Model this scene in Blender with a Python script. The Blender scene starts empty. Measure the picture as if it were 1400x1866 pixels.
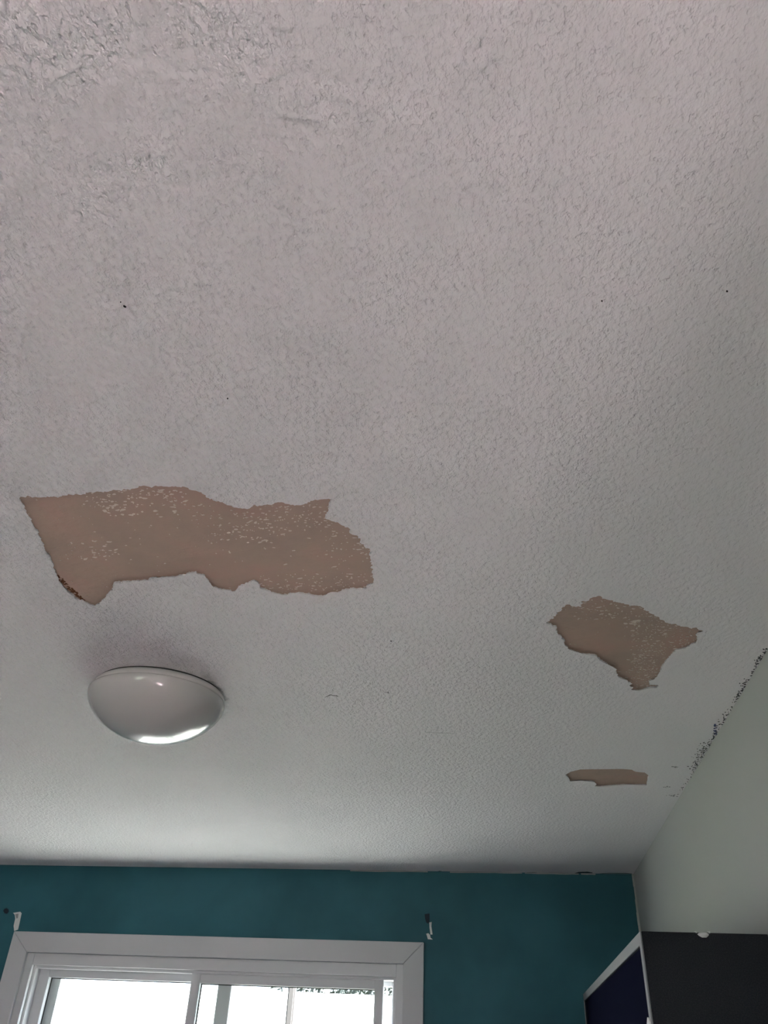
import bpy, bmesh, math, random
from mathutils import Vector, Matrix, noise
from mathutils.geometry import delaunay_2d_cdt
from math import sin, cos, pi

random.seed(7)
SC = bpy.context.scene
COL = SC.collection

# ------------------------------------------------------------------ camera
EYE = 1.74                       # camera height; the ceiling is 0.70 m above it
CEIL = EYE + 0.70
F_PX = 1430.0
PITCH, YAW, ROLL = 0.60722, -0.16820, 0.04793
fwd = Vector((sin(YAW) * cos(PITCH), cos(YAW) * cos(PITCH), sin(PITCH)))
r0 = Vector((cos(YAW), -sin(YAW), 0))
u0 = r0.cross(fwd)
RIGHT = r0 * cos(ROLL) + u0 * sin(ROLL)
UP = u0 * cos(ROLL) - r0 * sin(ROLL)
cam_d = bpy.data.cameras.new('camera')
cam = bpy.data.objects.new('camera', cam_d)
COL.objects.link(cam)
M = Matrix((RIGHT, UP, -fwd)).transposed().to_4x4()
M.translation = (0, 0, EYE)
cam.matrix_world = M
cam_d.sensor_fit = 'AUTO'
cam_d.sensor_width = 36.0
cam_d.lens = 36.0 * F_PX / 1866.0
cam_d.clip_start = 0.02
SC.camera = cam

# ------------------------------------------------------------------ sky, sun, exposure
SC.view_settings.view_transform = 'Standard'
SC.view_settings.look = 'None'
SC.view_settings.gamma = 1.0
SC.view_settings.use_curve_mapping = False
SC.view_settings.exposure = 0.90
SC.cycles.max_bounces = 10
SC.cycles.diffuse_bounces = 6
SC.cycles.use_denoising = True
SC.cycles.sample_clamp_indirect = 0.0

world = bpy.data.worlds.new('overcast_sky')
SC.world = world
world.use_nodes = True
wn = world.node_tree.nodes
wn['Background'].inputs[0].default_value = (0.77, 0.87, 1.08, 1)
wn['Background'].inputs[1].default_value = 4.0

sun_d = bpy.data.lights.new('sun', 'SUN')
sun_d.energy = 160.0
sun_d.angle = 0.01
sun_d.color = (0.97, 0.95, 1.0)
sun = bpy.data.objects.new('sun', sun_d)
COL.objects.link(sun)
sun.rotation_euler = Vector((0.50, -0.10, 0.86)).to_track_quat('Z', 'Y').to_euler()

# room extents
XL, XR, YB, YN = -4.0, 0.53, 3.823, -3.6      # left wall, right wall, window wall, wall behind the camera
YE, XA = -0.40, 2.25                          # where the right wall ends; far side of the alcove behind it
# openings: near wall (x0,x1,z0,z1), far wall
WIN_NEAR = [(-2.2, -1.3, 0.9, 2.1), (0.95, 1.20, 0.9, 2.1)]
SUN_SLOT = (-3.30, -2.05, 1.75, 2.40)       # unseen high opening added in the alcove side wall to aim the sun patch (y0,y1,z0,z1)
WIN_FAR = (-2.198, -0.470, 0.95, EYE + 0.331)

def portal(name, loc, direction, sx, sy):
    d = bpy.data.lights.new(name, 'AREA')
    d.shape = 'RECTANGLE'; d.size = sx; d.size_y = sy
    d.cycles.is_portal = True
    o = bpy.data.objects.new(name, d); COL.objects.link(o)
    o.location = loc
    o.rotation_euler = Vector(direction).to_track_quat('-Z', 'Z' if abs(direction[2]) < .5 else 'Y').to_euler()
portal('portal_far', ((WIN_FAR[0] + WIN_FAR[1]) / 2, YB + 0.16, (WIN_FAR[2] + WIN_FAR[3]) / 2), (0, -1, 0), 1.7, 1.15)
w = SUN_SLOT
portal('portal_alcove', (XA + .1, (w[0] + w[1]) / 2, (w[2] + w[3]) / 2), (-1, 0, 0), w[1] - w[0], w[3] - w[2])
for i, w in enumerate(WIN_NEAR):
    portal('portal_near', ((w[0] + w[1]) / 2, YN - 0.1, (w[2] + w[3]) / 2), (0, 1, 0), w[1] - w[0], w[3] - w[2])

# ------------------------------------------------------------------ helpers
def ray(px, py):
    return RIGHT * ((px - 700) / F_PX) + UP * ((933 - py) / F_PX) + fwd
def on_ceiling(px, py, z=CEIL):
    d = ray(px, py); return Vector((0, 0, EYE)) + d * ((z - EYE) / d.z)
def on_y(px, py, Y):
    d = ray(px, py); return Vector((0, 0, EYE)) + d * (Y / d.y)
def on_x(px, py, X):
    d = ray(px, py); return Vector((0, 0, EYE)) + d * (X / d.x)

def link(name, bm, mat, parent=None, smooth=False):
    me = bpy.data.meshes.new(name)
    bm.normal_update()
    bm.to_mesh(me); bm.free()
    if smooth:
        for p in me.polygons: p.use_smooth = True
    if mat: me.materials.append(mat)
    o = bpy.data.objects.new(name, me); COL.objects.link(o)
    if parent: o.parent = parent
    return o
def tag(o, label=None, cat=None, group=None, kind=None):
    if label: o['label'] = label
    if cat: o['category'] = cat
    if group: o['group'] = group
    if kind: o['kind'] = kind
    return o
def box(bm, x0, x1, y0, y1, z0, z1):
    v = [bm.verts.new(p) for p in ((x0, y0, z0), (x1, y0, z0), (x1, y1, z0), (x0, y1, z0),
                                   (x0, y0, z1), (x1, y0, z1), (x1, y1, z1), (x0, y1, z1))]
    for f in ((3, 2, 1, 0), (4, 5, 6, 7), (0, 1, 5, 4), (1, 2, 6, 5), (2, 3, 7, 6), (3, 0, 4, 7)):
        bm.faces.new([v[i] for i in f])
def boxes(*bs):
    bm = bmesh.new()
    for b in bs: box(bm, *b)
    return bm
def bevel(bm, w, seg=2):
    bmesh.ops.bevel(bm, geom=bm.edges[:], offset=w, segments=seg, affect='EDGES', clamp_overlap=True)
    return bm
def prism(bm, pts, d):
    """closed outline (Vectors) pushed along vector d"""
    a = [bm.verts.new(p) for p in pts]; b = [bm.verts.new(Vector(p) + d) for p in pts]
    n = len(pts)
    bm.faces.new(a); bm.faces.new(b[::-1])
    for i in range(n): bm.faces.new((a[i], b[i], b[(i + 1) % n], a[(i + 1) % n]))
    bmesh.ops.recalc_face_normals(bm, faces=bm.faces[:])
    return bm

# ------------------------------------------------------------------ materials
def mat(name, col, rough=0.6, spec=0.5):
    m = bpy.data.materials.new(name); m.use_nodes = True
    b = m.node_tree.nodes['Principled BSDF']
    b.inputs['Base Color'].default_value = (*col, 1)
    b.inputs['Roughness'].default_value = rough
    b.inputs['Specular IOR Level'].default_value = spec
    return m
class N:
    def __init__(s, m): s.m = m; s.t = m.node_tree; s.b = s.t.nodes['Principled BSDF']
    def new(s, typ, **kw):
        n = s.t.nodes.new(typ)
        for k, v in kw.items(): setattr(n, k, v)
        return n
    def put(s, n, **kw):
        for k, v in kw.items(): n.inputs[k.replace('_', ' ')].default_value = v
        return n
    def ln(s, a, b): s.t.links.new(a, b)
    def obj(s, scale=(1, 1, 1)):
        tc = s.new('ShaderNodeTexCoord'); mp = s.new('ShaderNodeMapping')
        mp.inputs['Scale'].default_value = scale
        s.ln(tc.outputs['Object'], mp.inputs[0]); return mp.outputs[0]
    def noise(s, vec, scale, detail=3, rough=.5):
        n = s.new('ShaderNodeTexNoise'); s.ln(vec, n.inputs['Vector'])
        n.inputs['Scale'].default_value = scale; n.inputs['Detail'].default_value = detail
        n.inputs['Roughness'].default_value = rough
        return n.outputs['Fac']
    def ramp(s, fac, stops):
        r = s.new('ShaderNodeValToRGB')
        e = r.color_ramp.elements
        while len(e) < len(stops): e.new(.5)
        for el, (p, c) in zip(e, stops):
            el.position = p; el.color = (*c, 1) if hasattr(c, '__len__') else (c, c, c, 1)
        s.ln(fac, r.inputs[0]); return r.outputs[0]
    def math(s, op, a, b=None):
        n = s.new('ShaderNodeMath', operation=op)
        for i, v in enumerate((a, b)):
            if v is None: continue
            if isinstance(v, (int, float)): n.inputs[i].default_value = v
            else: s.ln(v, n.inputs[i])
        return n.outputs[0]
    def bump(s, h, strength, dist):
        n = s.new('ShaderNodeBump'); n.inputs['Strength'].default_value = strength
        n.inputs['Distance'].default_value = dist
        s.ln(h, n.inputs['Height']); s.ln(n.outputs[0], s.b.inputs['Normal'])
    def mix(s, fac, a, b):
        n = s.new('ShaderNodeMix', data_type='RGBA')
        for i, v in ((0, fac), (6, a), (7, b)):
            if isinstance(v, tuple): n.inputs[i].default_value = (*v, 1)
            elif isinstance(v, float): n.inputs[i].default_value = v
            else: s.ln(v, n.inputs[i])
        return n.outputs[2]

# stippled white ceiling paint
m_ceil = mat('stippled_ceiling_paint', (.78, .77, .775), .85, .25)
n = N(m_ceil); v = n.obj((1, .7, 1))
big = n.ramp(n.noise(v, 112, 3, .55), [(.40, 0.), (.60, 1.)])
fine = n.noise(v, 330, 2, .5)
pit = n.ramp(n.noise(v, 150, 2, .5), [(.30, 0.), (.40, 1.)])
hgt = n.math('ADD', n.math('MULTIPLY', big, .75), n.math('ADD', n.math('MULTIPLY', fine, .5), n.math('MULTIPLY', pit, .7)))
tc = n.new('ShaderNodeTexCoord'); sp = n.new('ShaderNodeSeparateXYZ'); n.ln(tc.outputs['Object'], sp.inputs[0])
thick = n.new('ShaderNodeMapRange'); n.ln(sp.outputs[0], thick.inputs[0])          # texture was troweled on thicker to the left
for k_, v_ in ((1, -.75), (2, .30), (3, 1.75), (4, .24)): thick.inputs[k_].default_value = v_
n.bump(n.math('MULTIPLY', hgt, thick.outputs[0]), .85, .0032)
# bare gypsum paper
m_paper = mat('bare_drywall_paper', (.44, .315, .255), .85, .2)
n = N(m_paper); v = n.obj()
c = n.ramp(n.noise(v, 9, 4, .6), [(.30, (.39, .30, .25)), (.5, (.435, .325, .265)), (.72, (.47, .315, .262))])
n.ln(c, n.b.inputs['Base Color'])
rip = n.noise(n.obj((1, 2.2, 1)), 14, 5, .6)
n.bump(rip, .8, .006)
m_flake = mat('leftover_texture_flake', (.68, .60, .535), .85, .2)
m_edge = mat('torn_paint_lip', (.60, .56, .53), .85, .2)
m_rust = mat('rust_stain', (.15, .06, .026), .9, .1)
# teal wall
m_teal = mat('teal_wall_paint', (.022, .10, .125), .55, .3)
n = N(m_teal); v = n.obj()
c = n.ramp(n.noise(v, 3.2, 3, .5), [(.35, (.019, .098, .126)), (.62, (.029, .132, .168))])
n.ln(c, n.b.inputs['Base Color'])
n.bump(n.noise(v, 260, 2), .15, .001)
m_white = mat('white_wall_paint', (.42, .435, .41), .6, .3)
n = N(m_white); n.bump(n.noise(n.obj(), 240, 2), .1, .001)
m_room = mat('pale_room_paint', (.72, .70, .70), .7, .3)
m_floor = mat('warm_wood_floor', (.42, .24, .15), .5, .3)
n = N(m_floor); v = n.obj((1, .08, 1))
n.ln(n.ramp(n.noise(v, 14, 5, .6), [(.3, (.36, .31, .30)), (.7, (.47, .41, .395))]), n.b.inputs['Base Color'])
m_bounce = mat('pale_pink_bounce_floor', (.83, .68, .68), .5, .3)
m_trim = mat('white_trim_paint', (.54, .55, .565), .45, .4)
n = N(m_trim); n.bump(n.noise(n.obj(), 90, 2), .05, .001)
m_vinyl = mat('white_vinyl', (.60, .61, .625), .35, .45)
m_gasket = mat('dark_gasket', (.05, .055, .05), .6, .3)
m_navy = mat('dark_navy_panel', (.011, .012, .026), .9, .0)
m_black = mat('black_grained_board', (.020, .021, .024), .7, .15)
n = N(m_black); v = n.obj()
n.ln(n.ramp(n.noise(v, 420, 2, .6), [(.35, (.017, .018, .022)), (.6, (.027, .028, .033)), (.8, (.042, .043, .048))]), n.b.inputs['Base Color'])
n.bump(n.noise(v, 300, 2), .2, .001)
m_edgeband = mat('white_edge_banding', (.27, .275, .285), .7, .15)
m_lamp = mat('opal_glass', (.42, .425, .41), .24, .4)
m_lamp.node_tree.nodes['Principled BSDF'].inputs['Coat Weight'].default_value = .7
m_lamp.node_tree.nodes['Principled BSDF'].inputs['Coat Roughness'].default_value = .04
m_pan = mat('white_enamel_pan', (.46, .465, .45), .4, .4)
m_dark = mat('dark_mark', (.02, .02, .02), .9, .1)
m_mildew = mat('grey_mildew', (.07, .075, .075), .95, .1)
m_blue = mat('blue_paint_smudge', (.05, .07, .17), .8, .2)
m_smudge = mat('grey_smudge', (.33, .33, .33), .9, .1)
m_tealdark = mat('teal_overspill', (.012, .045, .055), .6, .3)
m_plaster = mat('white_plaster', (.70, .71, .69), .9, .2)
m_brown = mat('bracket_scuff', (.022, .032, .045), .8, .2)
m_ground = mat('dry_lawn', (.085, .095, .065), .9, .1)
m_fence = mat('white_fence_paint', (.85, .85, .84), .6, .3)
m_leaf = mat('tree_leaf', (.022, .027, .024), .8, .1)
m_patio = mat('pale_concrete_patio', (.088, .091, .080), .85, .2)
m_post = mat('weathered_grey_post', (.055, .052, .048), .8, .2)
m_bark = mat('tree_bark', (.12, .10, .085), .9, .1)

m_glass = bpy.data.materials.new('window_glass'); m_glass.use_nodes = True
t = m_glass.node_tree; t.nodes.clear()
o_ = t.nodes.new('ShaderNodeOutputMaterial'); mx = t.nodes.new('ShaderNodeMixShader')
tr = t.nodes.new('ShaderNodeBsdfTransparent'); gl = t.nodes.new('ShaderNodeBsdfGlossy')
tr.inputs[0].default_value = (.95, .97, .96, 1)
fr = t.nodes.new('ShaderNodeFresnel'); fr.inputs[0].default_value = 1.45
gl.inputs['Roughness'].default_value = .02
geo = t.nodes.new('ShaderNodeNewGeometry'); mul = t.nodes.new('ShaderNodeMath'); mul.operation = 'MULTIPLY'
inv = t.nodes.new('ShaderNodeMath'); inv.operation = 'SUBTRACT'; inv.inputs[0].default_value = 1.0
t.links.new(geo.outputs['Backfacing'], inv.inputs[1]); t.links.new(inv.outputs[0], mul.inputs[0])   # reflect off the outer faces only
t.links.new(fr.outputs[0], mul.inputs[1]); t.links.new(mul.outputs[0], mx.inputs[0]); t.links.new(tr.outputs[0], mx.inputs[1])
t.links.new(gl.outputs[0], mx.inputs[2]); t.links.new(mx.outputs[0], o_.inputs[0])

# ------------------------------------------------------------------ room shell
def struct(name, bm, m, parent=None):
    o = link(name, bm, m, parent)
    if parent is None: o['kind'] = 'structure'
    return o
T = 0.14
struct('floor_bounce_alcove', boxes((XR + .02, XA, YN, YE, .0005, .012)), m_bounce)  # unseen pale pink floor, added to bounce more sunlight up to the ceiling
struct('floor', boxes((XL - T, XA + T, YN - T, YB + T, -.1, 0)), m_floor)
# far (teal) wall with the window hole
w = WIN_FAR
far_wall = struct('wall_far', boxes((XL - T, w[0], YB, YB + T, 0, CEIL), (w[1], XR, YB, YB + T, 0, CEIL),
                         (w[0], w[1], YB, YB + T, 0, w[2]), (w[0], w[1], YB, YB + T, w[3], CEIL)), m_teal)
right_wall = struct('wall_right', boxes((XR, XR + T, YE, YB + T, 0, CEIL)), m_white)
struct('wall_left', boxes((XL - T, XL, YN - T, YB, 0, CEIL)), m_room)
a, b_ = WIN_NEAR
struct('wall_near', boxes((XL, a[0], YN - T, YN, 0, CEIL), (a[1], b_[0], YN - T, YN, 0, CEIL), (b_[1], XA + T, YN - T, YN, 0, CEIL),
                          (a[0], a[1], YN - T, YN, 0, a[2]), (a[0], a[1], YN - T, YN, a[3], CEIL),
                          (b_[0], b_[1], YN - T, YN, 0, b_[2]), (b_[0], b_[1], YN - T, YN, b_[3], CEIL)), m_room)
w = SUN_SLOT
struct('wall_alcove_side', boxes((XA, XA + T, YN, w[0], 0, CEIL), (XA, XA + T, w[1], YE + T, 0, CEIL),
                                 (XA, XA + T, w[0], w[1], 0, w[2]), (XA, XA + T, w[0], w[1], w[3], CEIL)), m_room)
struct('wall_alcove_end', boxes((XR + T, XA, YE, YE + T, 0, CEIL)), m_room)

# ------------------------------------------------------------------ ceiling with three holes torn in the paint layer
PATCH1 = [(35,908.6),(48,905),(75,906.5),(90,906),(120,903),(150,901),(160,898),(190,895.5),(230,892.5),(257,886),(272,887),(291,886),(317,887),(336,887),
(348,893),(367,897),(375,902.5),(382,910),(401,915),(418,921),(434,926),(442,927),(456,926),(461,921),(470,923),(491,920),(513,915),(520,918),(537,921.5),
(551,920),(561,915),(585,910),(606,909),(602,917),(598.5,923),(599,929),(595,934),(593,945),(611,952),(624.6,958),(638,964),(640,973),(657,981),(657,990),
(665,992.6),(666,999.5),(673.5,1000),(675,1019),(678.6,1040),(680,1060),(679,1064),(668,1067),(666.6,1074),(642,1073),(628,1076),(619,1081),(595,1084),
(587,1087),(570,1086),(552.6,1082),(534,1083),(516.6,1085),(498,1081),(484,1076.6),(473,1072),(472,1064),(465,1058.6),(459,1059),(451,1065),(434,1070.6),
(430,1078),(424,1080),(422,1076.6),(404.6,1075),(391,1071.4),(377,1055),(372,1049),(361,1047),(358,1043),(346,1045),(332.6,1049),(319,1052.6),(300,1052),
(272.6,1052.6),(271.7,1057.7),(250,1058.6),(229,1061),(222,1063),(208.6,1063),(207,1067),(205,1074),(196.6,1082.6),(190,1091),(181,1100.6),(171,1105),
(166,1103),(152,1096),(140,1094.6),(130,1084),(116,1070),(107,1060),(103,1048),(94,1021),(83,1005),(80,995),(73,980),(71.4,971),(63,964),(60,956),(55,944),
(47,933),(45,921),(38,914)]
PATCH2 = [(995.5,1134.7),(1009.7,1127),(1007.5,1124.5),(1016.6,1119),(1014,1117),(1023.4,1113.4),(1025.7,1106.6),(1033.7,1101.5),(1046,1104.7),(1058.9,1106),(1060,1095.6),
(1068,1096.3),(1080.6,1088.3),(1095.4,1086.5),(1097.7,1091),(1108,1093),(1126,1097.4),(1137.7,1099.7),(1147,1103.8),(1167.4,1104.3),(1176.6,1112.3),
(1194.9,1122.6),(1215.4,1135),(1233.7,1138.6),(1261,1146),(1268,1143.6),(1282,1150),(1270,1154),(1271.4,1161.4),(1269,1169.4),(1247.4,1182),(1232.6,1184.3),
(1220,1195.7),(1208.6,1211.7),(1201.7,1225.4),(1192.6,1238),(1183.4,1240.3),(1183.4,1248.3),(1199.4,1248.3),(1199,1253),(1181,1254.7),(1165,1259),(1152,1257),
(1154,1252),(1149,1250),(1151.4,1245),(1140,1238.7),(1126.3,1234),(1123.5,1219.7),(1114.9,1214),(1098.9,1207),(1085,1194.6),(1060,1191),(1039.4,1184.3),(1029,1175),
(1030.3,1168.3),(1024.6,1162.6),(1014.3,1152.3),(1015.4,1144.3),(1007.4,1141.3)]
PATCH3 = [(1030.7,1412),(1040,1406.4),(1058.6,1402),(1095.7,1401.7),(1135.7,1401.4),(1151.4,1402.6),(1158.6,1406.4),(1175.7,1407.9),(1183.6,1414.3),(1180.7,1417),
(1178.6,1431),(1160,1430.3),(1135.7,1430.3),(1118.6,1431.7),(1095.7,1433.6),(1084.3,1432.9),(1087.9,1429.3),(1084,1425.4),(1073,1424),(1060,1422.6),(1040,1423.6),(1037,1417.9)]
DEPTH = 0.0042

def ragged(pix, amp, step):
    """outline on the ceiling with small tears between the traced corners"""
    w3 = [on_ceiling(*p).to_2d() for p in pix]
    out = []
    for i, p in enumerate(w3):
        q = w3[(i + 1) % len(w3)]
        d = q - p; L = d.length; k = max(1, int(L / step))
        nrm = Vector((-d.y, d.x)).normalized() if L > 0 else Vector((0, 0))
        for j in range(k):
            t_ = j / k; s = p.lerp(q, t_)
            if j:
                nn = noise.noise(Vector((s.x * 210, s.y * 210, 1.7))) + .6 * noise.noise(Vector((s.x * 520, s.y * 520, 4.1)))
                s = s + nrm * amp * nn
            out.append(s)
    return out
outl = [ragged(PATCH1, .0040, .0026), ragged(PATCH2, .0036, .0026), ragged(PATCH3, .0012, .004)]

def ceiling_mesh():
    verts = [Vector(p) for p in ((XL - T, YN - T), (XA + T, YN - T), (XA + T, YB + T), (XL - T, YB + T))]
    edges = [(0, 1), (1, 2), (2, 3), (3, 0)]
    rings = []
    for o in outl:
        s = len(verts); k = len(o)
        verts += o; edges += [(s + i, s + (i + 1) % k) for i in range(k)]
        rings.append((s, k))
    extra = []                                  # a band of points round each hole so that the lips can sag
    nv, ne, nf, ov, oe, of = delaunay_2d_cdt(verts, edges, [], 0, 1e-7)
    bm = bmesh.new()
    polys = [[tuple(p) for p in o] for o in outl]
    def inside(pt, poly):
        c = False; j = len(poly) - 1
        for i in range(len(poly)):
            (xi, yi), (xj, yj) = poly[i], poly[j]
            if (yi > pt[1]) != (yj > pt[1]) and pt[0] < (xj - xi) * (pt[1] - yi) / (yj - yi) + xi: c = not c
            j = i
        return c
    bv = [bm.verts.new((p.x, p.y, CEIL)) for p in nv]
    bb = [(min(p[0] for p in q), max(p[0] for p in q), min(p[1] for p in q), max(p[1] for p in q)) for q in polys]
    for f in nf:
        c = sum((nv[i] for i in f), Vector((0, 0))) / len(f)
        if any(b[0] < c.x < b[1] and b[2] < c.y < b[3] and inside(c, q) for b, q in zip(bb, polys)): continue
        fc = [bv[i] for i in f]
        try: face = bm.faces.new(fc)
        except ValueError: continue
        face.normal_update()
        if face.normal.z > 0: face.normal_flip()
    # torn edge of the paint layer: its thickness, loose and undercut in places
    for o in outl:
        k = len(o); ccw = sum(o[i].cross(o[(i + 1) % k]) for i in range(k)) > 0
        lo = [bm.verts.new((p.x, p.y, CEIL)) for p in o]; up = []
        for i, p in enumerate(o):
            d = (o[(i + 2) % k] - o[i - 2]).normalized(); nn = Vector((d.y, -d.x)) * (1 if ccw else -1)
            loose = max(0, noise.noise(Vector((p.x * 22, p.y * 22, 9.3))) + .25)
            q = p + nn * (.0004 + .008 * loose)
            up.append(bm.verts.new((q.x, q.y, CEIL + DEPTH)))
        for i in range(k):
            bm.faces.new((lo[i], lo[(i + 1) % k], up[(i + 1) % k], up[i]))
    box(bm, XL - T, XA + T, YN - T, YB + T, CEIL + DEPTH + .001, CEIL + .15)
    return bm
ceiling = struct('ceiling', ceiling_mesh(), m_ceil)

def flat_poly(pts, z):
    nv, ne, nf, *_ = delaunay_2d_cdt(pts, [], [list(range(len(pts)))], 1, 1e-7)
    bm = bmesh.new()
    bv = [bm.verts.new((p.x, p.y, z)) for p in nv]
    for f in nf:
        fa = bm.faces.new([bv[i] for i in f]); fa.normal_update()
        if fa.normal.z > 0: fa.normal_flip()
    return bm
PL = ['large bare brown drywall patch where the ceiling paint peeled off before the lamp',
      'medium bare brown drywall patch with speckled half near the right wall',
      'small narrow bare drywall patch nearest the teal wall']
patches = []
def grown(o, r=.012):
    k = len(o); ccw = sum(o[i].cross(o[(i + 1) % k]) for i in range(k)) > 0
    out = []
    for i in range(0, k, 3):
        d = (o[(i + 4) % k] - o[i - 4]).normalized(); out.append(o[i] + Vector((d.y, -d.x)) * (r if ccw else -r))
    return out
for o, lab in zip(outl, PL):
    p = link('bare_drywall_patch', flat_poly(grown(o), CEIL + DEPTH), m_paper, ceiling); p['label'] = lab; patches.append(p)

def blob(bm, c, r, z, th=.0006, stretch=1., ang=0., k=7):
    """small irregular chip lying under the ceiling at z"""
    pts = []
    for i in range(k):
        a_ = 2 * pi * i / k + random.uniform(-.3, .3); rr = r * random.uniform(.55, 1.15)
        x, y = rr * cos(a_) * stretch, rr * sin(a_)
        pts.append((c[0] + x * cos(ang) - y * sin(ang), c[1] + x * sin(ang) + y * cos(ang)))
    top = [bm.verts.new((x, y, z)) for x, y in pts]
    low = [bm.verts.new((c[0] + (x - c[0]) * .8, c[1] + (y - c[1]) * .8, z - th)) for x, y in pts]
    f = bm.faces.new(low); f.normal_update()
    if f.normal.z > 0: f.normal_flip()
    for i in range(k):
        bm.faces.new((top[i], top[(i + 1) % k], low[(i + 1) % k], low[i]))
def in_poly(p, poly):
    c = False; j = len(poly) - 1
    for i in range(len(poly)):
        xi, yi = poly[i]; xj, yj = poly[j]
        if (yi > p[1]) != (yj > p[1]) and p[0] < (xj - xi) * (p[1] - yi) / (yj - yi) + xi: c = not c
        j = i
    return c
def flakes(pix, clusters, patch):
    bm = bmesh.new()
    for x0, x1, y0, y1, cnt, big_ in clusters:
        for _ in range(cnt):
            p = (random.uniform(x0, x1), random.uniform(y0, y1))
            if not in_poly(p, pix): continue
            c = on_ceiling(*p, CEIL + DEPTH)
            r = random.choice((.0008, .0011, .0014, .0019)) * big_ * random.uniform(.7, 1.2)
            blob(bm, c, r, CEIL + DEPTH, .0007, random.choice((1, 1.3, 1.9, 2.8)), random.uniform(-.5, .5), 6)
    bmesh.ops.recalc_face_normals(bm, faces=bm.faces[:])
    o = link('paint_flakes', bm, m_flake, patch); o['kind'] = 'stuff'; o['label'] = 'pale flakes of texture left on the paper'
flakes(PATCH1, [(40, 680, 890, 1100, 190, .8), (150, 340, 892, 925, 70, 1.0), (180, 260, 900, 940, 30, 1.5), (240, 340, 895, 945, 36, 1.5),
                (340, 450, 915, 960, 40, 1.1), (440, 610, 918, 968, 110, 1.0), (120, 215, 985, 1020, 40, 1.3), (470, 680, 1045, 1085, 130, 1.0),
                (430, 520, 950, 1000, 34, 1.2), (590, 670, 970, 1040, 40, 1.1), (380, 440, 960, 1010, 16, 1.2)], patches[0])
flakes(PATCH2, [(1010, 1275, 1088, 1255, 60, .8), (1150, 1280, 1105, 1250, 620, .9), (1160, 1260, 1110, 1240, 90, 1.3), (1040, 1160, 1090, 1130, 80, 1.0), (1140, 1200, 1190, 1255, 80, 1.1),
                (1090, 1130, 1118, 1126, 8, 1.6), (1140, 1165, 1130, 1145, 10, 2.0)], patches[1])

# rust along the lower left tear of the large patch
bm = bmesh.new()
for i in range(60):
    t_ = random.random() ** .8
    px = 105 + (150 - 105) * t_ + random.uniform(-1, 4); py = 1052 + (1096 - 1052) * t_ + random.uniform(-4, 1.5)
    if not in_poly((px + 1.0, py - 1.0), PATCH1): continue
    blob(bm, on_ceiling(px, py, CEIL + DEPTH), random.uniform(.0012, .0032), CEIL + DEPTH - .0003, .0005, 1.6, random.uniform(-1.2, -.5), 7)
bmesh.ops.recalc_face_normals(bm, faces=bm.faces[:])
o = link('rust_stain', bm, m_rust, patches[0]); o['label'] = 'dark rust brown stain along the torn edge'

# cracks, specks, mildew, smudges on the ceiling
def strip_on_ceiling(pix, widths, z, th=.0004):
    bm = bmesh.new()
    P_ = [on_ceiling(*p, z).to_2d() for p in pix]
    L, R_ = [], []
    for i, p in enumerate(P_):
        d = (P_[min(i + 1, len(P_) - 1)] - P_[max(i - 1, 0)]).normalized(); nn = Vector((-d.y, d.x)) * widths[i] / 2
        L.append(bm.verts.new((*(p + nn), z - th))); R_.append(bm.verts.new((*(p - nn), z - th)))
    for i in range(len(P_) - 1): bm.faces.new((L[i], L[i + 1], R_[i + 1], R_[i]))
    bmesh.ops.recalc_face_normals(bm, faces=bm.faces[:])
    for f in bm.faces:
        if f.normal.z > 0: f.normal_flip()
    return bm
def part(name, bm, m, parent, label=None):
    o = link(name, bm, m, parent)
    if label: o['label'] = label
    return o
part('crack', strip_on_ceiling([(592, 1270.5), (598, 1268), (602, 1265.8), (608, 1267.3), (613, 1267.4), (617, 1269.6)], [.001, .002, .0035, .003, .0035, .001], CEIL), m_dark, ceiling)
part('crack', strip_on_ceiling([(697, 1261), (703, 1261), (707, 1261), (709.5, 1263.5)], [.0005, .0015, .003, .001], CEIL), m_brown, ceiling)
part('crack', strip_on_ceiling([(775, 1334), (795, 1335), (815, 1335.5), (830, 1336.5)], [.0012, .0025, .002, .0014], CEIL), m_smudge, ceiling)
for px, py, r in ((227, 558, .0017), (220, 550, .0008), (1325, 530.5, .0011), (1097, 548, .0008), (415, 726, .0010), (713, 1168, .0013)):
    bm = bmesh.new(); blob(bm, on_ceiling(px, py), r, CEIL, .0012, 1.5, random.uniform(0, 2)); bmesh.ops.recalc_face_normals(bm, faces=bm.faces[:])
    part('dark_speck', bm, m_dark, ceiling)
# mildew along the joint with the right wall
bm = bmesh.new()
def spot(px, py, r, th=.0012):
    c = on_ceiling(px, py)
    if c.x < XR - .001: blob(bm, c, r, CEIL, th, random.choice((1, 1.5, 2.2)), random.uniform(0, 3))
def joint(y): return 1155 + (1593 - y) * 245 / 411
for y0, y1, cnt, spread, r in ((1180, 1215, 34, 8, .0014), (1215, 1232, 9, 4, .0013), (1236, 1256, 22, 9, .0013), (1256, 1275, 26, 6, .0016),
                               (1275, 1300, 16, 7, .0012), (1300, 1330, 26, 9, .0015), (1330, 1350, 30, 8, .0013), (1350, 1378, 90, 14, .0011), (1378, 1402, 70, 14, .0012),
                               (1402, 1440, 26, 6, .0011)):
    for _ in range(cnt):
        y = random.uniform(y0, y1)
        spot(joint(y) - abs(random.gauss(0, spread * .55)) - 1, y, r * random.uniform(.5, 1.35))
bmesh.ops.recalc_face_normals(bm, faces=bm.faces[:])
o = part('mildew_specks', bm, m_mildew, ceiling, 'black mildew specks along the joint with the white wall'); o['kind'] = 'stuff'
bm = bmesh.new()
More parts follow.
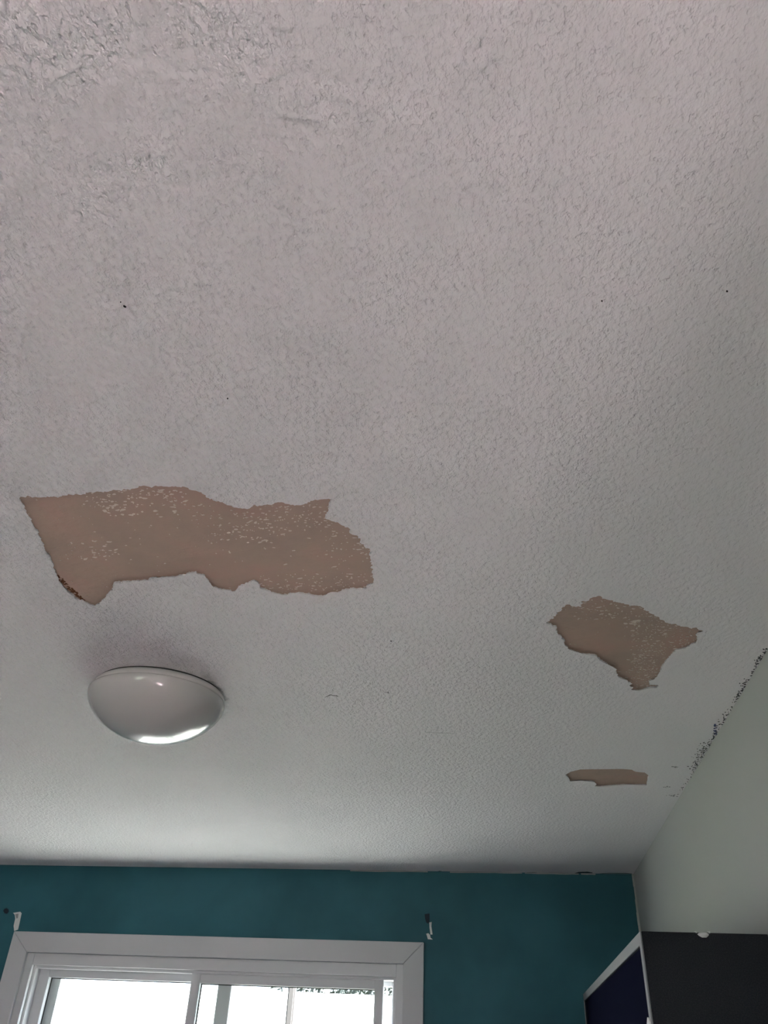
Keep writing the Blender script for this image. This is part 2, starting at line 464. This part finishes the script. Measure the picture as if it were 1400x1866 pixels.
for _ in range(34):
    a_ = random.uniform(.3, 2.6); px = 1311 - 8 * sin(a_) + random.gauss(0, 1.6); py = 1330 + 11 * cos(a_) + random.gauss(0, 1.6)
    blob(bm, on_ceiling(px, py), random.uniform(.001, .0028), CEIL, .0008, 1.6, random.uniform(0, 3))
bmesh.ops.recalc_face_normals(bm, faces=bm.faces[:])
part('blue_smudge', bm, m_blue, ceiling, 'blue paint smudge beside the mildew')
for cx, cy, wx, wy, cnt in ((1228, 1450, 9, 2.5, 16), (1234, 1397, 5, 1, 7), (1215, 1434, 6, 1, 6)):
    bm = bmesh.new()
    for _ in range(cnt):
        blob(bm, on_ceiling(cx + random.gauss(0, wx * .6), cy + random.gauss(0, wy * .6)), random.uniform(.0012, .0035), CEIL, .0006, 1.5, random.uniform(0, 3))
    bmesh.ops.recalc_face_normals(bm, faces=bm.faces[:])
    part('grey_smudge', bm, m_smudge, ceiling)
# teal brush slips onto the ceiling above the window wall
for pix, wd in (([(953, 1591), (962, 1590), (972, 1590), (983, 1590.6)], [.004, .012, .014, .004]),
                ([(1046, 1592), (1058, 1589.8), (1070, 1589.6), (1080, 1590.4)], [.006, .03, .034, .012]),
                ([(798, 1588), (802, 1587.4), (806, 1588)], [.01, .02, .01]),
                ([(1086, 1592.2), (1110, 1591), (1140, 1591.3), (1152, 1592)], [.004, .012, .016, .01])):
    part('paint_smear', strip_on_ceiling(pix, wd, CEIL), m_tealdark, ceiling, 'dark teal paint slip on the ceiling edge')

# ragged cut-in line of teal paint: a thin strip of wall paint edge left white at the top of the teal wall
bm = bmesh.new()
for px0, px1, off in ((640, 780, 3.0), (820, 950, 3.4), (955, 1052, 4.0), (1056, 1082, 4.4)):
    pts_t, pts_b = [], []
    for i in range(9):
        px = px0 + (px1 - px0) * i / 8
        c = on_y(px, 1560, YB); x = c.x
        wdt = .004 + .003 * (noise.noise(Vector((x * 40, 0, off))) + .3)
        pts_t.append(Vector((x, YB - .0006, CEIL - .0005))); pts_b.append(Vector((x, YB - .0006, CEIL - .0005 - max(.0015, wdt))))
    vt = [bm.verts.new(p) for p in pts_t]; vb = [bm.verts.new(p) for p in pts_b]
    for i in range(8): bm.faces.new((vt[i], vb[i], vb[i + 1], vt[i + 1]))
part('unpainted_edge', bm, m_smudge, far_wall, 'pale unpainted line under the ceiling')
# corner bead where the white paint wraps the corner
bm = bmesh.new()
for i in range(14):
    z0 = CEIL - i * .05; z1 = z0 - .05
    box(bm, XR - .007 - .0035 * (noise.noise(Vector((0, 0, z0 * 9))) + .3), XR - .0003, YB - .0016, YB - .0004, z1, z0 - .0004)
part('corner_caulk', bm, m_white, far_wall, 'white caulk line in the corner')
# bracket scars either side of the window
def wall_chip(pix, name, m, label, th=.0012):
    bm = bmesh.new()
    prism(bm, [on_y(px, py, YB - .0003) for px, py in pix], Vector((0, -th, 0)))
    return part(name, bm, m, far_wall, label)
wall_chip([(24, 1663.5), (37, 1661.5), (39.5, 1664), (36, 1681), (33, 1694), (26, 1696.5), (25, 1687), (28, 1674), (27, 1667)], 'plaster_scar', m_plaster, 'white plaster scar above the left corner of the casing')
wall_chip([(28, 1666), (34, 1665), (33, 1673), (30, 1674)], 'scuff', m_smudge, None, .0018)
wall_chip([(6, 1660), (8, 1656.5), (12, 1655), (15.5, 1657.5), (16, 1661), (13, 1665), (9, 1664.5)], 'scuff', m_brown, None)
wall_chip([(782.5, 1681), (787, 1680), (786.5, 1688), (788.5, 1703), (784.5, 1703), (783, 1690)], 'plaster_scar', m_plaster, 'white plaster strip beside the right corner of the casing')
wall_chip([(777, 1701.5), (781, 1700.5), (784, 1704), (785, 1709), (789, 1712), (780, 1711.5)], 'plaster_scar', m_plaster, None)
wall_chip([(774, 1666), (783, 1664.5), (783, 1680), (780.5, 1683), (777, 1681), (775, 1674)], 'scuff', m_brown, None)

# ------------------------------------------------------------------ window in the teal wall
win = bpy.data.objects.new('window_1', None); COL.objects.link(win); win['kind'] = 'structure'
win['label'] = 'white framed sliding window in the teal wall'
ZB = WIN_FAR[2]
cx0, cx1, cz = -2.287, -.3835, EYE + .4137
ix0, ix1, iz = WIN_FAR[0], WIN_FAR[1], WIN_FAR[3]
YF = YB - .018
def xz(bm, pts, y0, y1): return prism(bm, [Vector((x, y0, z)) for x, z in pts], Vector((0, y1 - y0, 0)))
g = .0006
def casing(pts):
    bm = xz(bmesh.new(), pts, YF, YB - .0003)
    return bevel(bm, .0015, 1)
part('casing', casing([(cx0 + g, cz), (cx1 - g, cz), (ix1 - g, iz + g), (ix0 + g, iz + g)]), m_trim, win)
part('casing', casing([(cx0, cz - g), (ix0, iz - g * 0), (ix0, ZB), (cx0, ZB)]), m_trim, win)
part('casing', casing([(cx1, cz - g), (cx1, ZB), (ix1, ZB), (ix1, iz)]), m_trim, win)
part('sill', bevel(boxes((cx0 - .03, cx1 + .03, YB - .06, YB + .10, ZB - .03, ZB)), .004), m_trim, win)
def ring(x0, x1, z1, wl, wr, wt, y0, y1, zb=ZB, wb=.03, bev=.0015):
    bm = boxes((x0, x0 + wl, y0, y1, zb, z1), (x1 - wr, x1, y0, y1, zb, z1), (x0 + wl, x1 - wr, y0, y1, z1 - wt, z1), (x0 + wl, x1 - wr, y0, y1, zb, zb + wb))
    return bevel(bm, bev, 1) if bev else bm
# fixed liner of the opening: two steps
part('frame', ring(ix0 + .0004, ix1 - .0004, iz - .0004, .036, .030, .047, YB - .004, YB + .138), m_vinyl, win)
part('track', ring(ix0 + .0361, ix1 - .0301, iz - .0471, .012, .014, .012, YB + .016, YB + .138, ZB + .03, .02), m_vinyl, win)
# outer (fixed) sash on the left, behind
def sash(name, x0, x1, z0, z1, wl, wr, wt, y0, y1):
    s = bpy.data.objects.new(name, None); COL.objects.link(s); s.parent = win
    part('stile', bevel(boxes((x0, x0 + wl, y0, y1, z0, z1)), .002, 2), m_vinyl, s)
    part('stile', bevel(boxes((x1 - wr, x1, y0, y1, z0, z1)), .002, 2), m_vinyl, s)
    part('rail', bevel(boxes((x0 + wl, x1 - wr, y0, y1, z1 - wt, z1)), .002, 2), m_vinyl, s)
    part('rail', bevel(boxes((x0 + wl, x1 - wr, y0, y1, z0, z0 + .04)), .002, 2), m_vinyl, s)
    yc = y1 - .005
    part('gasket', ring(x0 + wl - .001, x1 - wr + .001, z1 - wt + .001,   .005, .005, .005, yc - .006, yc - .0021, z0 + .039, .005, 0), m_gasket, s)
    part('glass_pane', boxes((x0 + wl - .001, x1 - wr + .001, yc - .002, yc + .002, z0 + .039, z1 - wt + .001)), m_glass, s)
    return s
ZS = ZB + .05
sash('sliding_sash', -1.411, -.558, ZS, EYE + .2815, .042, .036, .045, YB + .020, YB + .052)
sash('fixed_sash', -2.150, -1.235, ZS, EYE + .2815, .050, .062, .040, YB + .056, YB + .092)
# storm frame outside
part('storm_frame', ring(ix0 + .0485, ix1 - .0445, iz - .0595, .088, .016, .018, YB + .100, YB + .136, ZS, .03), m_vinyl, win)

# ------------------------------------------------------------------ tall cabinet along the right wall
cab = bpy.data.objects.new('tall_cabinet', None); COL.objects.link(cab)
BX, BY, BZ = .2683, 1.9520, EYE + .2445
TB = .031
cab.location = (BX, BY, 0)
tag(cab, 'tall black and navy cabinet with white board edges against the white wall', 'cabinet')
def cpart(name, bm, m, label=None):
    bmesh.ops.translate(bm, verts=bm.verts[:], vec=(-BX, -BY, 0))
    return part(name, bm, m, cab, label)
X1, Y1 = XR - .002, YB - .003
cpart('end_panel', bevel(boxes((BX + .003, X1, BY, BY + TB, 0, BZ)), .001, 1), m_black, 'black grained end panel')
cpart('end_panel', boxes((BX + .003, X1, Y1 - TB, Y1, 0, BZ)), m_black)
cpart('top_panel', boxes((BX + .003, X1, BY + TB + .0005, Y1 - TB - .0005, BZ - .0235, BZ)), m_black)
cpart('edge_band', bevel(boxes((BX, BX + .0028, BY + .0005, BY + TB, 0, BZ)), .0005, 1), m_edgeband, 'white front edge of the near end panel')
cpart('edge_band', boxes((BX, BX + .0028, Y1 - .010, Y1, 0, BZ - .0240)), m_smudge)
cpart('edge_band', bevel(boxes((BX, BX + .0028, BY + TB + .0005, Y1, BZ - .0235, BZ)), .0005, 1), m_edgeband, 'white front edge of the top panel')
ym = (BY + Y1) / 2
cpart('door', boxes((BX + .006, BX + .022, BY + TB + .002, ym - .001, .05, BZ - .0245)), m_navy)
cpart('door', boxes((BX + .006, BX + .022, ym + .001, Y1 - TB - .002, .05, BZ - .0245)), m_navy)
cpart('plinth', boxes((BX + .02, X1, BY + TB + .001, Y1 - TB - .001, 0, .048)), m_black)
# white chip hanging over the top edge of the end panel
bm = bmesh.new()
c0 = on_y(1281.5, 1702, BY)
out = [(1271, 1702.3), (1274, 1705.3), (1280, 1708.5), (1288, 1708.5), (1292, 1704.5), (1292, 1702), (1288, 1700), (1280, 1699), (1274, 1700)]
rim = [bm.verts.new(on_y(px, py, BY - .0003)) for px, py in out]
mid = [bm.verts.new(on_y(1281.5, 1703, BY - .0003).lerp(r_.co, .62) + Vector((0, -.007, 0))) for r_ in rim]
tip = bm.verts.new(on_y(1281.5, 1703, BY - .0003) + Vector((0, -.0085, 0)))
for i in range(len(rim)):
    j = (i + 1) % len(rim)
    bm.faces.new((rim[i], rim[j], mid[j], mid[i])); bm.faces.new((mid[i], mid[j], tip))
bmesh.ops.recalc_face_normals(bm, faces=bm.faces[:])
cpart('chip', bm, m_plaster, 'white rounded chip hanging at the top edge').data.polygons.foreach_set('use_smooth', [True] * 18)
for pix in ([(1264, 1697.4), (1268, 1697), (1271, 1699.5), (1269.5, 1700.5)], [(1288, 1697.2), (1294, 1697.2), (1294, 1701), (1292, 1700.5), (1291, 1698.8)]):
    bm = prism(bmesh.new(), [on_y(px, py, BY - .0003) for px, py in pix], Vector((0, -.003, 0)))
    cpart('chip', bm, m_plaster)
bm = prism(bmesh.new(), [on_x(px, py, BX - .0003) for px, py in ((1182.5, 1854), (1184.5, 1856), (1187, 1868), (1181.5, 1868))], Vector((-.003, 0, 0)))
cpart('chip', bm, m_plaster, 'white flake low on the near edge')

# ------------------------------------------------------------------ ceiling lamp
lamp = bpy.data.objects.new('ceiling_lamp', None); COL.objects.link(lamp)
LX, LY = -.8102, 1.6925
lamp.location = (LX, LY, CEIL)
tag(lamp, 'round white opal glass dome ceiling lamp, switched off, beyond the largest bare patch', 'ceiling lamp')
def lathe(prof, seg=72):
    bm = bmesh.new(); rows = []
    for r, z in prof:
        if r < 1e-6: rows.append([bm.verts.new((0, 0, z))] * seg)
        else: rows.append([bm.verts.new((r * cos(2 * pi * i / seg), r * sin(2 * pi * i / seg), z)) for i in range(seg)])
    for a_, b__ in zip(rows, rows[1:]):
        for i in range(seg):
            j = (i + 1) % seg
            f = []
            for q in (a_[i], a_[j], b__[j], b__[i]):
                if q not in f: f.append(q)
            if len(f) > 2: bm.faces.new(f)
    bmesh.ops.recalc_face_normals(bm, faces=bm.faces[:])
    return bm
link('shade_gap_disc', lathe([(0, -.0001), (.1475, -.0001), (.1475, -.005), (0, -.005)]), m_gasket, lamp)  # dark disc standing in for the shaded gap between pan and ceiling
link('pan', lathe([(0, -.0042), (.150, -.0042), (.153, -.006), (.1545, -.012), (.1545, -.020), (.150, -.022), (0, -.022)]), m_pan, lamp, True)
dome = [(.148, -.0210), (.1565, -.0210), (.159, -.0222), (.1595, -.0245)]
for i in range(1, 29):
    a_ = pi / 2 * i / 28
    dome.append((.1595 * cos(a_) ** .98 if i < 28 else 0, -.0245 - .096 * sin(a_) ** 1.18))
gd = link('glass_dome', lathe(dome), m_lamp, lamp, True)
gd.location = (-.001, -.004, 0)

# ------------------------------------------------------------------ outside
struct('ground', boxes((-40, 40, 8.5, 60, -.16, -.06), (-40, 40, -40, YN - .3, -.5, -.4), (-40, XL - .3, YN - .3, YB + .3, -.5, -.4)), m_ground)
struct('floor_patio', boxes((-9, 6, YB + T + .005, 8.49, -.16, -.05)), m_patio)
# porch post beyond the glass
def post(px0, px1, Y):
    x0 = on_y(px0, 1830, Y).x; x1 = on_y(px1, 1830, Y).x
    p = bpy.data.objects.new('porch_post', None); COL.objects.link(p); p.location = ((x0 + x1) / 2, Y, -.05)
    h_ = (x1 - x0) / 2
    link('shaft', bevel(boxes((-h_, h_, -h_, h_, .0, 2.62)), .006, 2), m_post, p)
    link('base_block', bevel(boxes((-h_ * 1.5, h_ * 1.5, -h_ * 1.5, h_ * 1.5, .0, .2)), .008, 2), m_post, p)
    return p
tag(post(524, 537, 4.13), 'grey porch post outside the sliding sash', 'post')
# fence and trees
fn = bpy.data.objects.new('garden_fence', None); COL.objects.link(fn)
FY = 12.0; fz = on_y(640, 1812, FY).z
fn.location = (0, FY, -.06)
tag(fn, 'white garden fence seen bright through the window glass', 'fence')
for i in range(60):
    x = -12 + i * .24
    link('board', boxes((x, x + .236, 0, .02, 0, fz + .06)), m_fence, fn)
def tree(px, Y, top, name_label, r=1.0):
    c = on_y(px, top, Y)
    tr_ = bpy.data.objects.new('leafy_tree', None); COL.objects.link(tr_); tr_.location = (c.x, Y, -.06)
    tag(tr_, name_label, 'tree')
    hh = c.z + .06
    bm = bmesh.new(); bmesh.ops.create_cone(bm, cap_ends=True, segments=10, radius1=.12, radius2=.05, depth=hh - .3, matrix=Matrix.Translation((0, 0, (hh - .3) / 2)))
    link('trunk', bm, m_bark, tr_)
    bm = bmesh.new()
    for _ in range(1500):
        d = Vector((random.gauss(0, 1), random.gauss(0, 1), random.gauss(0, 1))).normalized() * r * random.random() ** .4
        q = Vector((d.x, d.y, hh - r * .75 + d.z * .8))
        n1 = Vector((random.gauss(0, 1), random.gauss(0, 1), random.gauss(0, 1))).normalized(); n2 = n1.orthogonal().normalized(); n3 = n1.cross(n2)
        s = random.uniform(.04, .09)
        vs = [bm.verts.new(q + n2 * s), bm.verts.new(q + n3 * s * .5), bm.verts.new(q - n2 * s), bm.verts.new(q - n3 * s * .5)]
        bm.faces.new(vs)
    o = link('foliage', bm, m_leaf, tr_); o['kind'] = 'stuff'
tree(600, 14.5, 1740, 'leafy tree behind the fence, left of the two', 1.1)
tree(690, 17.5, 1735, 'leafy tree behind the fence, right of the two', 1.1)
bpy.context.view_layer.update()
